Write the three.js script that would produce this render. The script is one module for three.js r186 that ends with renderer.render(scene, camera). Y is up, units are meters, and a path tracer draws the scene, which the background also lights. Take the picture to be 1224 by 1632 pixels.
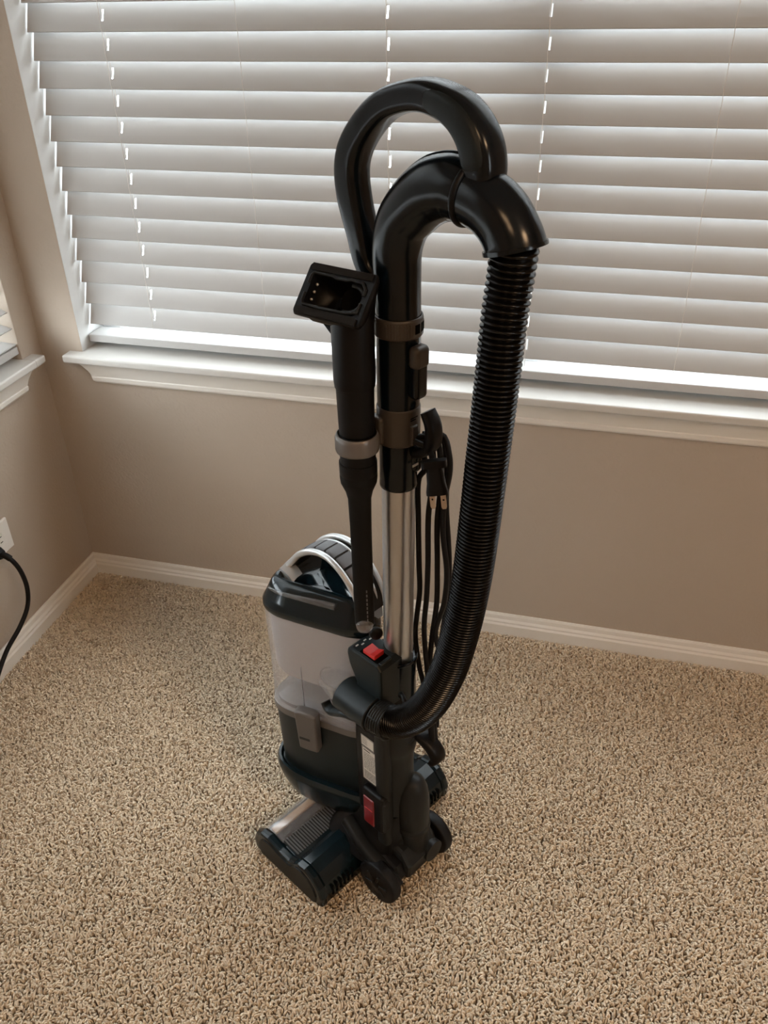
import * as THREE from 'three';
import { mergeGeometries, toCreasedNormals } from 'three/addons/utils/BufferGeometryUtils.js';
import { RoundedBoxGeometry } from 'three/addons/geometries/RoundedBoxGeometry.js';
import { RectAreaLightUniformsLib } from 'three/addons/lights/RectAreaLightUniformsLib.js';

RectAreaLightUniformsLib.init();
const V = (x, y, z) => new THREE.Vector3(x, y, z);
const rad = Math.PI / 180;
let seed = 7;
const rnd = () => { seed = (seed * 1664525 + 1013904223) >>> 0; return seed / 4294967296; };

// ------------------------------------------------------------------ camera, sky, lights, exposure
const scene = new THREE.Scene();
const renderer = new THREE.WebGLRenderer({ antialias: true });
renderer.toneMapping = THREE.LinearToneMapping;
renderer.toneMappingExposure = 0.70;
renderer.shadowMap.enabled = true;

const camera = new THREE.PerspectiveCamera(62.44, 1224 / 1632, 0.05, 50);
{
  const yaw = 15.416 * rad, pitch = 32.851 * rad, roll = -1.341 * rad;
  const fwd = V(-Math.sin(yaw) * Math.cos(pitch), -Math.sin(pitch), -Math.cos(yaw) * Math.cos(pitch));
  const right = V(Math.cos(yaw), 0, -Math.sin(yaw)), up = new THREE.Vector3().crossVectors(right, fwd);
  const r = right.clone().multiplyScalar(Math.cos(roll)).addScaledVector(up, Math.sin(roll));
  const u = up.clone().multiplyScalar(Math.cos(roll)).addScaledVector(right, -Math.sin(roll));
  camera.position.set(1.1633, 1.27, 1.4722);
  camera.quaternion.setFromRotationMatrix(new THREE.Matrix4().makeBasis(r, u, fwd.clone().negate()));
  camera.updateMatrixWorld();
}
scene.background = new THREE.Color().setRGB(0.86, 0.95, 1.0);      // bright overcast sky
scene.backgroundIntensity = 16;
const LAMP = { color: new THREE.Color().setRGB(1, 0.64, 0.36), right: 16, left: 5 };

// ------------------------------------------------------------------ materials
const std = (o) => new THREE.MeshStandardMaterial(o), phy = (o) => new THREE.MeshPhysicalMaterial(o);
const lin = (r, g, b) => new THREE.Color().setRGB(r, g, b);
function noiseTex(size, fn, srgb = true) {
  const d = new Uint8Array(size * size * 4);
  for (let y = 0; y < size; y++) for (let x = 0; x < size; x++) {
    const c = fn(x, y); const i = (y * size + x) * 4;
    d[i] = c[0]; d[i + 1] = c[1]; d[i + 2] = c[2]; d[i + 3] = 255;
  }
  const t = new THREE.DataTexture(d, size, size);
  t.wrapS = t.wrapT = THREE.RepeatWrapping; t.magFilter = THREE.LinearFilter; t.minFilter = THREE.LinearFilter;
  if (srgb) t.colorSpace = THREE.SRGBColorSpace;
  t.needsUpdate = true; return t;
}
// fine orange-peel relief of roller-painted drywall
const peel = (() => {
  const n = 256, a = new Float32Array(n * n);
  for (let i = 0; i < n * n; i++) a[i] = rnd();
  const b = (x, y) => { let s = 0; for (let j = -2; j <= 2; j++) for (let i = -2; i <= 2; i++) s += a[((y + j + n) % n) * n + ((x + i + n) % n)]; return s / 25; };
  return noiseTex(n, (x, y) => { const v = Math.max(0, Math.min(255, 128 + (b(x, y) - 0.5) * 600)); return [v, v, v]; }, false);
})();
const M = {
  wall: std({ color: lin(0.43, 0.365, 0.30), roughness: 0.9, bumpMap: peel, bumpScale: 0.0006 }),
  ceiling: std({ color: lin(0.75, 0.73, 0.70), roughness: 0.95 }),
  sill: std({ color: lin(0.58, 0.565, 0.535), roughness: 0.5 }),
  trim: std({ color: lin(0.72, 0.69, 0.64), roughness: 0.45 }),
  reveal: std({ color: lin(0.58, 0.58, 0.57), roughness: 0.7 }),
  slat: phy({ specularIntensity: 0.3, color: lin(0.47, 0.464, 0.454), roughness: 0.55 }),
  cord: std({ color: lin(0.70, 0.68, 0.64), roughness: 0.9 }),
  vinyl: std({ color: lin(0.8, 0.8, 0.8), roughness: 0.5 }),
  glass: phy({ color: 0xffffff, roughness: 0.0, transmission: 1, thickness: 0, ior: 1.5 }),
  carpetBase: std({ color: lin(0.26, 0.20, 0.14), roughness: 1 }),
  pile: std({ color: 0xffffff, roughness: 1, vertexColors: true }),
  navy: phy({ color: lin(0.0018, 0.0048, 0.0082), roughness: 0.2, specularIntensity: 0.7 }),
  teal: phy({ color: lin(0.0035, 0.010, 0.014), roughness: 0.2, specularIntensity: 0.8 }),
  tealMatte: phy({ specularIntensity: 0.6, color: lin(0.008, 0.0135, 0.016), roughness: 0.42 }),
  black: phy({ specularIntensity: 0.4, color: lin(0.0035, 0.0035, 0.004), roughness: 0.4 }),
  blackMatte: phy({ specularIntensity: 0.4, color: lin(0.004, 0.004, 0.004), roughness: 0.65 }),
  charcoal: phy({ specularIntensity: 0.5, color: lin(0.009, 0.010, 0.010), roughness: 0.45 }),
  hose: phy({ specularIntensity: 0.55, color: lin(0.0025, 0.0025, 0.003), roughness: 0.22 }),
  rubber: phy({ specularIntensity: 0.4, color: lin(0.0055, 0.0055, 0.006), roughness: 0.5 }),
  taupeDark: std({ color: lin(0.055, 0.047, 0.041), roughness: 0.4, metalness: 0.2 }),
  taupe: std({ color: lin(0.11, 0.098, 0.09), roughness: 0.4, metalness: 0.25 }),
  taupeLight: std({ color: lin(0.15, 0.136, 0.125), roughness: 0.38, metalness: 0.3 }),
  silver: std({ color: lin(0.62, 0.63, 0.63), roughness: 0.3, metalness: 0.6 }),
  greyGrip: std({ color: lin(0.10, 0.10, 0.105), roughness: 0.5 }),
  greyPaint: std({ color: lin(0.22, 0.22, 0.23), roughness: 0.35, metalness: 0.3 }),
  steel: phy({ color: lin(0.56, 0.54, 0.52), roughness: 0.34, metalness: 1, anisotropy: 0.6, anisotropyRotation: Math.PI / 2 }),
  brass: std({ color: lin(0.66, 0.58, 0.50), roughness: 0.3, metalness: 0.9 }),
  red: std({ color: lin(0.55, 0.025, 0.022), roughness: 0.4 }),
  redDark: phy({ color: lin(0.17, 0.006, 0.01), roughness: 0.3, clearcoat: 0.3 }),
  clear: phy({ color: lin(0.90, 0.885, 0.89), roughness: 0.13, transmission: 0.86, thickness: 0, ior: 1.45 }),
  clearCrisp: phy({ color: lin(0.92, 0.92, 0.92), roughness: 0.06, transmission: 0.92, thickness: 0, ior: 1.5 }),
  frosted: phy({ color: lin(0.80, 0.78, 0.78), roughness: 0.55, transmission: 0.55, thickness: 0 }),
  white: std({ color: lin(0.72, 0.70, 0.68), roughness: 0.5 }),
  plate: std({ color: lin(0.74, 0.72, 0.69), roughness: 0.4 }),
  dark: phy({ color: lin(0.002, 0.002, 0.002), roughness: 0.8, specularIntensity: 0.1 }),
  print: std({ color: lin(0.45, 0.45, 0.45), roughness: 0.6 }),
  tan: std({ color: lin(0.50, 0.30, 0.15), roughness: 0.9 }),
  velvet: std({ color: lin(0.006, 0.006, 0.006), roughness: 1 }),
};

// ------------------------------------------------------------------ helpers
const used = {};
function numbered(name) { const n = used[name] = (used[name] ?? -1) + 1; return n ? `${name}_${String(n).padStart(3, '0')}` : name; }
function shadow(o) { o.castShadow = true; o.receiveShadow = true; return o; }
function mesh(name, geo, mat, parent = scene) {
  const m = shadow(new THREE.Mesh(Array.isArray(geo) ? merge(geo) : geo, mat));
  m.name = parent === scene ? numbered(name) : name; parent.add(m); return m;
}
function merge(list) {
  return mergeGeometries(list.map((g) => { const h = g.index ? g.toNonIndexed() : g; for (const k of Object.keys(h.attributes)) if (k !== 'position' && k !== 'normal' && k !== 'uv') h.deleteAttribute(k);
    if (!h.attributes.uv) h.setAttribute('uv', new THREE.Float32BufferAttribute(new Float32Array(h.attributes.position.count * 2), 2)); return h; }));
}
function thing(name, label, category, pos = [0, 0, 0], turn = 0, group) {
  const g = new THREE.Group(); g.name = numbered(name); g.position.set(...pos); g.rotation.y = turn;
  g.userData = { label, category }; if (group) g.userData.group = group; scene.add(g); return g;
}
function structure(name, geo, mat) { const m = mesh(name, geo, mat); m.userData = { kind: 'structure' }; return m; }
function box(x0, y0, z0, x1, y1, z1, r = 0) {
  const w = x1 - x0, h = y1 - y0, d = z1 - z0;
  const g = r ? new RoundedBoxGeometry(w, h, d, 3, r) : new THREE.BoxGeometry(w, h, d);
  g.translate((x0 + x1) / 2, (y0 + y1) / 2, (z0 + z1) / 2);
  return g;
}
// box with metre uv for the walls
function slab(x0, y0, z0, x1, y1, z1) {
  const g = box(x0, y0, z0, x1, y1, z1).toNonIndexed(), p = g.attributes.position, n = g.attributes.normal, uv = g.attributes.uv;
  for (let i = 0; i < p.count; i++) {
    const ax = Math.abs(n.getX(i)) > 0.5 ? 0 : Math.abs(n.getY(i)) > 0.5 ? 1 : 2;
    const a = ax === 0 ? p.getZ(i) : p.getX(i), b = ax === 1 ? p.getZ(i) : p.getY(i);
    uv.setXY(i, a / 0.25, b / 0.25);
  }
  return g;
}
// toCreasedNormals joins vertices on a coarse grid, so the shape is enlarged while it works
function creased(g, a) { g.scale(1000, 1000, 1000); const h = toCreasedNormals(g, a); h.scale(0.001, 0.001, 0.001); return h; }
const lathe = (pts, seg = 48) => new THREE.LatheGeometry(pts.map(([r, y]) => new THREE.Vector2(r, y)), seg);
function at(geo, x, y, z) { geo.translate(x, y, z); return geo; }
// geometry from rings of equal length, with end caps; creased where the angle is sharp
function loft(rings, { caps = true, crease = 0.7, closed = true } = {}) {
  const n = rings[0].length, pos = [], idx = [];
  for (const r of rings) for (const p of r) pos.push(p.x, p.y, p.z);
  const m = closed ? n : n - 1;
  for (let i = 0; i < rings.length - 1; i++) for (let j = 0; j < m; j++) {
    const a = i * n + j, b = i * n + (j + 1) % n, c = a + n, d = b + n;
    idx.push(a, b, c, b, d, c);
  }
  if (caps) for (const [k, flip] of [[0, true], [rings.length - 1, false]]) {
    const c = new THREE.Vector3(); rings[k].forEach((p) => c.add(p)); c.divideScalar(n);
    const ci = pos.length / 3; pos.push(c.x, c.y, c.z);
    for (let j = 0; j < n; j++) { const a = k * n + j, b = k * n + (j + 1) % n; flip ? idx.push(ci, b, a) : idx.push(ci, a, b); }
  }
  const g = new THREE.BufferGeometry();
  g.setAttribute('position', new THREE.Float32BufferAttribute(pos, 3)); g.setIndex(idx);
  // orient outwards
  let vol = 0; const A = V(), B = V(), C = V();
  for (let i = 0; i < idx.length; i += 3) { A.fromArray(pos, idx[i] * 3); B.fromArray(pos, idx[i + 1] * 3); C.fromArray(pos, idx[i + 2] * 3); vol += A.dot(B.cross(C)); }
  if (vol < 0) { for (let i = 0; i < idx.length; i += 3) { const t = idx[i + 1]; idx[i + 1] = idx[i + 2]; idx[i + 2] = t; } g.setIndex(idx); }
  return creased(g, crease);
}
// sweep a superellipse along points; prof(t, i) -> [a, b] half sizes (a in the curve's plane, b along ref)
function sweep(pts, prof, { sides = 24, ref = V(1, 0, 0), n = 2, caps = true, crease = 0.7, spin = 0 } = {}) {
  const rings = [];
  for (let i = 0; i < pts.length; i++) {
    const T = pts[Math.min(i + 1, pts.length - 1)].clone().sub(pts[Math.max(i - 1, 0)]).normalize();
    const Bn = ref.clone().addScaledVector(T, -ref.dot(T)).normalize(), N = new THREE.Vector3().crossVectors(Bn, T);
    const [a, b] = prof(i / (pts.length - 1), i), ring = [];
    for (let j = 0; j < sides; j++) {
      const th = j / sides * Math.PI * 2 + spin, c = Math.cos(th), s = Math.sin(th);
      ring.push(pts[i].clone().addScaledVector(N, a * Math.sign(c) * Math.abs(c) ** (2 / n)).addScaledVector(Bn, b * Math.sign(s) * Math.abs(s) ** (2 / n)));
    }
    rings.push(ring);
  }
  return loft(rings, { caps, crease });
}
const curve = (arr, count = 40, closed = false) => new THREE.CatmullRomCurve3(arr.map((a) => V(...a)), closed, 'centripetal').getPoints(count);
function keyed(list) { return (t) => { const f = t * (list.length - 1), i = Math.min(Math.floor(f), list.length - 2); return list[i] + (list[i + 1] - list[i]) * (f - i); }; }
function cable(arr, r, count = 60, sides = 10) { return sweep(new THREE.CatmullRomCurve3(arr.map((a) => V(...a)), false, 'centripetal').getSpacedPoints(count), () => [r, r], { sides, ref: V(0.31, 0.2, 0.93) }); }
// extrude an outline of (z, y) along x
function profileX(zy, x0, x1, bevel = 0) {
  const s = new THREE.Shape(zy.map(([z, y]) => new THREE.Vector2(-z, y)));
  const g = new THREE.ExtrudeGeometry(s, { depth: x1 - x0 - 2 * bevel, bevelEnabled: bevel > 0, bevelThickness: bevel, bevelSize: bevel, bevelOffset: -bevel, bevelSegments: 2, curveSegments: 8 });
  g.rotateY(Math.PI / 2); g.translate(x0 + bevel, 0, 0);       // shape x -> -z, depth -> +x
  return g;
}

// ------------------------------------------------------------------ room shell
const RX = 4.4, RZ = 4.6, RY = 2.6, TH = 0.14;
const W1 = { a: 0.101, b: 1.95, y0: 0.577, y1: 2.05 };            // window in the back wall (x range)
const W2 = { a: 0.066, b: 1.55, y0: 0.577, y1: 2.05 };            // window in the left wall (z range)
const W3 = { a: 2.3, b: 2.9, y0: 0.577, y1: 2.05 };               // window in the right wall behind the camera (z range)
structure('floor', slab(-TH, -0.14, -TH, RX + TH, -0.006, RZ + TH), M.carpetBase);
structure('ceiling', slab(-TH, RY, -TH, RX + TH, RY + 0.14, RZ + TH), M.ceiling);
structure('wall_back', [
  slab(-TH, -0.012, -TH, RX + TH, W1.y0, 0), slab(-TH, W1.y1, -TH, RX + TH, RY, 0),
  slab(-TH, W1.y0, -TH, W1.a, W1.y1, 0), slab(W1.b, W1.y0, -TH, RX + TH, W1.y1, 0)], M.wall);
structure('wall_left', [
  slab(-TH, -0.012, 0, 0, W2.y0, RZ), slab(-TH, W2.y1, 0, 0, RY, RZ),
  slab(-TH, W2.y0, 0, 0, W2.y1, W2.a), slab(-TH, W2.y0, W2.b, 0, W2.y1, RZ)], M.wall);
structure('wall_right', [
  slab(RX, -0.012, 0, RX + TH, W3.y0, RZ), slab(RX, W3.y1, 0, RX + TH, RY, RZ),
  slab(RX, W3.y0, 0, RX + TH, W3.y1, W3.a), slab(RX, W3.y0, W3.b, RX + TH, W3.y1, RZ)], M.wall);
structure('wall_front', slab(-TH, -0.012, RZ, RX + TH, RY, RZ + TH), M.wall);

// eaves of the house outside the two windows
structure('roof_eave', [slab(-TH - 0.9, 2.30, -TH - 0.9, RX + TH, 2.42, -TH), slab(-TH - 0.9, 2.30, -TH, -TH, 2.42, RZ)], M.white);

// baseboards: stepped colonial profile (out, up)
const BB = [[0, -0.012], [0.013, -0.012], [0.013, 0.030], [0.010, 0.034], [0.010, 0.038], [0.0065, 0.043], [0.0055, 0.052], [0.003, 0.056], [0, 0.056]];
function boardShape() { return new THREE.Shape(BB.map(([o, y]) => new THREE.Vector2(o, y))); }
function baseboard(name, len, place) {
  const g = new THREE.ExtrudeGeometry(boardShape(), { depth: len, bevelEnabled: false });
  place(g); return structure(name, g, M.trim);
}
baseboard('baseboard_left', RZ, () => {});
baseboard('baseboard_back', RX, (g) => { g.rotateY(Math.PI / 2); g.scale(1, 1, -1); flip(g); });
baseboard('baseboard_right', RZ, (g) => { g.scale(-1, 1, 1); flip(g); g.translate(RX, 0, 0); });
baseboard('baseboard_front', RX, (g) => { g.rotateY(Math.PI / 2); g.translate(0, 0, RZ); });
function flip(g) {   // mirrored geometry: turn the faces back
  const p = g.attributes.position, n = g.attributes.normal, uv = g.attributes.uv;
  for (let i = 0; i < p.count; i += 3) for (const a of [p, n, uv]) for (let k = 0; k < a.itemSize; k++) {
    const t = a.array[(i + 1) * a.itemSize + k]; a.array[(i + 1) * a.itemSize + k] = a.array[(i + 2) * a.itemSize + k]; a.array[(i + 2) * a.itemSize + k] = t; }
  g.computeVertexNormals();
}

// windows: built along local +x, room side +z; placed by a group
function windowUnit(name, len, y0, y1, lining = M.reveal) {
  const g = new THREE.Group(); g.name = name; g.userData = { kind: 'structure' }; scene.add(g);
  // reveal lining (painted drywall returns)
  mesh('window_reveal', [box(-0.001, y0, -TH, 0.0008, y1, -0.0005), box(len - 0.0008, y0, -TH, len + 0.001, y1, -0.0005), box(0, y1 - 0.001, -TH, len, y1 + 0.001, -0.0005)], lining, g);
  // vinyl frame with a centre meeting stile
  const f = 0.045, zf0 = -TH + 0.004, zf1 = -TH + 0.05;
  mesh('window_frame', [box(0, y0, zf0, f, y1, zf1, 0.004), box(len - f, y0, zf0, len, y1, zf1, 0.004), box(f, y0, zf0, len - f, y0 + f, zf1, 0.004), box(f, y1 - f, zf0, len - f, y1, zf1, 0.004), box(len / 2 - 0.03, y0 + f, zf0, len / 2 + 0.03, y1 - f, zf1, 0.004)], M.vinyl, g);
  for (const [a, b] of [[f, len / 2 - 0.03], [len / 2 + 0.03, len - f]]) { const p = mesh('pane', new THREE.PlaneGeometry(b - a, y1 - y0 - 2 * f), M.glass, g); p.position.set((a + b) / 2, (y0 + y1) / 2, -TH + 0.025); }
  // stool (the inside sill board) with horns past the opening, rounded nose
  const horn = 0.031, nose = new THREE.Shape(), d = 0.031;
  nose.moveTo(-TH + 0.05, 0); nose.lineTo(d - 0.005, 0); nose.quadraticCurveTo(d, 0.001, d, 0.006); nose.lineTo(d, 0.012); nose.quadraticCurveTo(d, 0.0175, d - 0.004, 0.0175); nose.lineTo(-TH + 0.05, 0.0175);
  const mid = new THREE.ExtrudeGeometry(nose, { depth: len, bevelEnabled: false }); mid.rotateY(-Math.PI / 2); mid.scale(1, 1, 1); mid.translate(len, 0, 0);
  const hornShape = new THREE.Shape(); hornShape.moveTo(0.0005, 0); hornShape.lineTo(d - 0.005, 0); hornShape.quadraticCurveTo(d, 0.001, d, 0.006); hornShape.lineTo(d, 0.012); hornShape.quadraticCurveTo(d, 0.0175, d - 0.004, 0.0175); hornShape.lineTo(0.0005, 0.0175);
  const h = new THREE.ExtrudeGeometry(hornShape, { depth: horn - 0.002, bevelEnabled: true, bevelThickness: 0.002, bevelSize: 0.002, bevelOffset: -0.002, bevelSegments: 2 }); h.rotateY(-Math.PI / 2);
  const h2 = h.clone(); h.translate(0, 0, 0); h2.translate(len + horn, 0, 0);
  mesh('window_sill', [mid, h, h2].map((k) => at(k, 0, 0.5775, 0)), M.sill, g);
  // apron moulding with mitred returns
  const AP = [[0, -0.047], [0.0075, -0.047], [0.0100, -0.043], [0.0100, -0.035], [0.0088, -0.033], [0.0115, -0.021], [0.0165, -0.008], [0.019, -0.004], [0.019, 0], [0, 0]];
  const ring = (x, inset) => AP.map(([o, y]) => V(x + inset * (0.019 - o + (-y) * 0.25), 0.5775 + y, o));
  mesh('window_apron', loft([ring(-0.002, 1), ring(len + 0.002, -1)], { crease: 0.3 }), M.trim, g);
  return g;
}
const w1 = windowUnit('window_1', W1.b - W1.a, W1.y0, W1.y1); w1.position.set(W1.a, 0, 0);
const w2 = windowUnit('window_2', W2.b - W2.a, W2.y0, W2.y1, M.wall); w2.rotation.y = Math.PI / 2; w2.position.set(0, 0, W2.b);
const w3 = windowUnit('window_3', W3.b - W3.a, W3.y0, W3.y1); w3.rotation.y = -Math.PI / 2; w3.position.set(RX, 0, W3.a);

// ------------------------------------------------------------------ carpet pile
{
  const T = 0.21, n = 58, pos = [], nor = [], col = [], idx = [];
  const pal = [[0.675, 0.575, 0.445], [0.715, 0.615, 0.48], [0.625, 0.53, 0.405], [0.565, 0.475, 0.355], [0.45, 0.37, 0.275], [0.745, 0.65, 0.515]];
  for (let gy = 0; gy < n; gy++) for (let gx = 0; gx < n; gx++) {
    const x = (gx + 0.1 + 0.8 * rnd()) / n * T - T / 2, z = (gy + 0.1 + 0.8 * rnd()) / n * T - T / 2;
    const a = rnd() * Math.PI * 2, lean = 0.001 + rnd() * 0.0042, hgt = 0.0090 + rnd() * 0.0032, r = 0.0013 + rnd() * 0.0006;
    const p0 = V(x, -0.0065, z), p1 = V(x + Math.cos(a) * lean * 0.25, -0.0065 + hgt * 0.65, z + Math.sin(a) * lean * 0.25), p2 = V(x + Math.cos(a) * lean, -0.0065 + hgt, z + Math.sin(a) * lean);
    const a2 = a + (rnd() - 0.5) * 1.6, p3 = p2.clone().add(V(Math.cos(a2) * 0.0024, -0.0008 * rnd(), Math.sin(a2) * 0.0024));
    const c = pal[Math.min(5, Math.floor(rnd() * rnd() * 8.5))], k = 0.9 + rnd() * 0.2;
    const P = [p0, p1, p2, p3], R = [r * 0.9, r, r * 1.05, r * 0.55], base = pos.length / 3, S = 5;
    for (let i = 0; i < 4; i++) {
      const Tn = P[Math.min(i + 1, 3)].clone().sub(P[Math.max(i - 1, 0)]).normalize();
      const s = V(-Math.sin(a), 0, Math.cos(a)).addScaledVector(Tn, 0).normalize(), u = new THREE.Vector3().crossVectors(s, Tn).normalize();
      for (let j = 0; j < S; j++) {
        const th = j / S * Math.PI * 2, o = s.clone().multiplyScalar(Math.cos(th)).addScaledVector(u, Math.sin(th));
        pos.push(P[i].x + o.x * R[i], P[i].y + o.y * R[i], P[i].z + o.z * R[i]); nor.push(o.x, o.y, o.z); col.push(c[0] * k, c[1] * k, c[2] * k);
      }
      if (i) for (let j = 0; j < S; j++) { const q = base + (i - 1) * S + j, w = base + (i - 1) * S + (j + 1) % S; idx.push(q, q + S, w, w, q + S, w + S); }
    }
    const e = p3.clone().add(p3.clone().sub(p2).setLength(R[3] * 0.8)), ti = pos.length / 3, En = p3.clone().sub(p2).normalize();
    pos.push(e.x, e.y, e.z); nor.push(En.x, En.y, En.z); col.push(c[0] * k, c[1] * k, c[2] * k);
    for (let j = 0; j < S; j++) idx.push(base + 3 * S + (j + 1) % S, base + 3 * S + j, ti);
  }
  const g = new THREE.BufferGeometry();
  g.setAttribute('position', new THREE.Float32BufferAttribute(pos, 3)); g.setAttribute('normal', new THREE.Float32BufferAttribute(nor, 3)); g.setAttribute('color', new THREE.Float32BufferAttribute(col, 3)); g.setIndex(idx);
  const nx = Math.floor((RX - 0.02) / T), nz = Math.floor((RZ - 0.02) / T), pile = shadow(new THREE.InstancedMesh(g, M.pile, nx * nz));
  const m = new THREE.Matrix4(), q = new THREE.Quaternion(), up = V(0, 1, 0); let i = 0;
  for (let b = 0; b < nz; b++) for (let a = 0; a < nx; a++) {
    q.setFromAxisAngle(up, Math.floor(rnd() * 4) * Math.PI / 2);
    pile.setMatrixAt(i++, m.compose(V(0.012 + (a + 0.5) * (RX - 0.024) / nx, 0, 0.012 + (b + 0.5) * (RZ - 0.024) / nz), q, V(((RX - 0.024) / nx) / T, 1, ((RX - 0.024) / nx) / T)));
  }
  pile.name = 'carpet_pile'; pile.userData = { label: 'beige twisted pile wall-to-wall carpet covering the whole floor', category: 'carpet', kind: 'stuff' };
  scene.add(pile);
}

// ------------------------------------------------------------------ window blinds
function blind(name, label, len, y0slat, pitch, tilt, zc, cords, holes, yTop, railTop, loose = []) {
  const g = thing(name, label, 'blinds', [0, 0, 0]);
  const w = 0.05, t = 0.0028, s = new THREE.Shape();
  s.moveTo(0, -w / 2); s.lineTo(len, -w / 2); s.lineTo(len, w / 2); s.lineTo(0, w / 2);
  for (const h of holes) { const p = new THREE.Path(), hw = 0.0019, hl = 0.0098, o = 0.002; p.moveTo(h - hw, o - hl); p.lineTo(h - hw, o + hl); p.lineTo(h + hw, o + hl); p.lineTo(h + hw, o - hl); s.holes.push(p); }
  const geo = new THREE.ExtrudeGeometry(s, { depth: t - 0.001, bevelEnabled: true, bevelThickness: 0.0005, bevelSize: 0.0005, bevelOffset: -0.0005, bevelSegments: 1 });
  geo.translate(0, 0, -t / 2);            // width on y (up = outer edge), thickness on z
  geo.rotateX(-(Math.PI / 2 - tilt));     // lean the top edge away from the room
  const hy = w / 2 * Math.sin(tilt);
  let k = 0;
  for (const [f, a] of loose) {       // slats that lie loosely near the rail: height of the room edge, own tilt
    const m = mesh('slat', geo, M.slat, g); m.position.set(0, f + w / 2 * Math.sin(a), zc); m.rotation.x = a - tilt;
  }
  for (let y = y0slat + hy; y < yTop - 0.07; y += pitch, k++) {
    const m = mesh('slat', geo, M.slat, g);
    m.position.set((rnd() - 0.5) * 0.0012, y, zc); m.rotation.set((rnd() - 0.5) * 0.02, 0, (rnd() - 0.5) * 0.0006);
  }
  const rail = mesh('bottom_rail', box(-0.001, railTop - 0.0165, zc - 0.0255, len + 0.001, railTop, zc + 0.0255, 0.0025), M.slat, g);
  mesh('head_rail', box(-0.002, yTop - 0.05, zc - 0.027, len + 0.002, yTop - 0.002, zc + 0.027, 0.002), M.slat, g);
  const zr = w / 2 * Math.cos(tilt) + 0.0022;
  for (const c of cords) {
    const pr = [], pb = [];
    for (let y = railTop - 0.004, i = 0; y < yTop - 0.05; y += pitch / 4, i++) { const wob = 0.0005 * Math.sin(i * 1.57) ; pr.push([c + wob, y, zc + zr - (i % 4 === 2 ? 0.0006 : 0)]); pb.push([c, y, zc - zr]); }
    const rear = cable([[c, railTop, zc + 0.0262], [c, railTop + 0.001, zc + 0.012], [c, railTop + 0.012, zc + zr], ...pr.slice(3)], 0.00055, 160, 5);
    mesh('ladder_cord', [rear, cable([[c, railTop, zc - 0.024], [c, railTop + 0.01, zc - zr], ...pb.slice(3)], 0.00055, 120, 5)], M.cord, g);
  }
  for (const h of holes) mesh('lift_cord', cable([[h - 0.0012, railTop, zc], [h - 0.0012, yTop - 0.05, zc]], 0.0007, 2, 5), M.cord, g);
  return g;
}
const L1 = W1.b - W1.a - 0.009, tilt1 = 67 * rad;
const cordX = [0.2554, 0.5103, 0.7684, 1.029, 1.2987, 1.556, 1.80].map((x) => x - W1.a - 0.0045);
const b1 = blind('window_blind', 'wide white faux wood blind behind the vacuum cleaner, slats tilted nearly shut', L1, 0.6414, 0.04518, tilt1, -0.0525, cordX, [0, 2, 3, 5, 6].map((i) => cordX[i]), W1.y1, 0.6235);
b1.position.set(W1.a + 0.0045, 0, 0);
const L2 = W2.b - W2.a - 0.0035;
const b2 = blind('window_blind', 'white faux wood blind in the left wall window, its lowest slats lying almost flat', L2, 0.782, 0.04518, 71 * rad, -0.029, [0.25, 0.75, L2 - 0.16], [0.25, L2 - 0.16], W2.y1, 0.6235, [[0.6285, 3 * rad], [0.662, 14 * rad], [0.696, 24 * rad], [0.737, 36 * rad]]);
b2.rotation.y = Math.PI / 2; b2.position.set(0, 0, W2.b - 0.003);

// ------------------------------------------------------------------ ceiling lamp (behind the camera)
for (const [px, pz, power, label] of [[3.0, 2.3, LAMP.right, 'square warm ceiling lamp nearer the right wall'], [1.1, 3.0, LAMP.left, 'square warm ceiling lamp nearer the left wall']]) {
  const P = [px, RY, pz], S = 0.6, g = thing('ceiling_lamp', label, 'ceiling lamp', P);
  mesh('housing', [box(-S / 2 - 0.02, -0.06, -S / 2 - 0.02, -S / 2, 0, S / 2 + 0.02), box(S / 2, -0.06, -S / 2 - 0.02, S / 2 + 0.02, 0, S / 2 + 0.02), box(-S / 2, -0.06, -S / 2 - 0.02, S / 2, 0, -S / 2), box(-S / 2, -0.06, S / 2, S / 2, 0, S / 2 + 0.02)], M.white, g);
  mesh('diffuser', box(-S / 2, -0.05, -S / 2, S / 2, -0.045, S / 2), std({ color: 0xffffff, emissive: LAMP.color, emissiveIntensity: 3, roughness: 0.5 }), g);
  const l = new THREE.RectAreaLight(LAMP.color, power / (S * S), S, S); l.position.set(P[0], RY - 0.062, P[2]); l.rotation.x = -Math.PI / 2; l.castShadow = true; scene.add(l);
}

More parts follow.
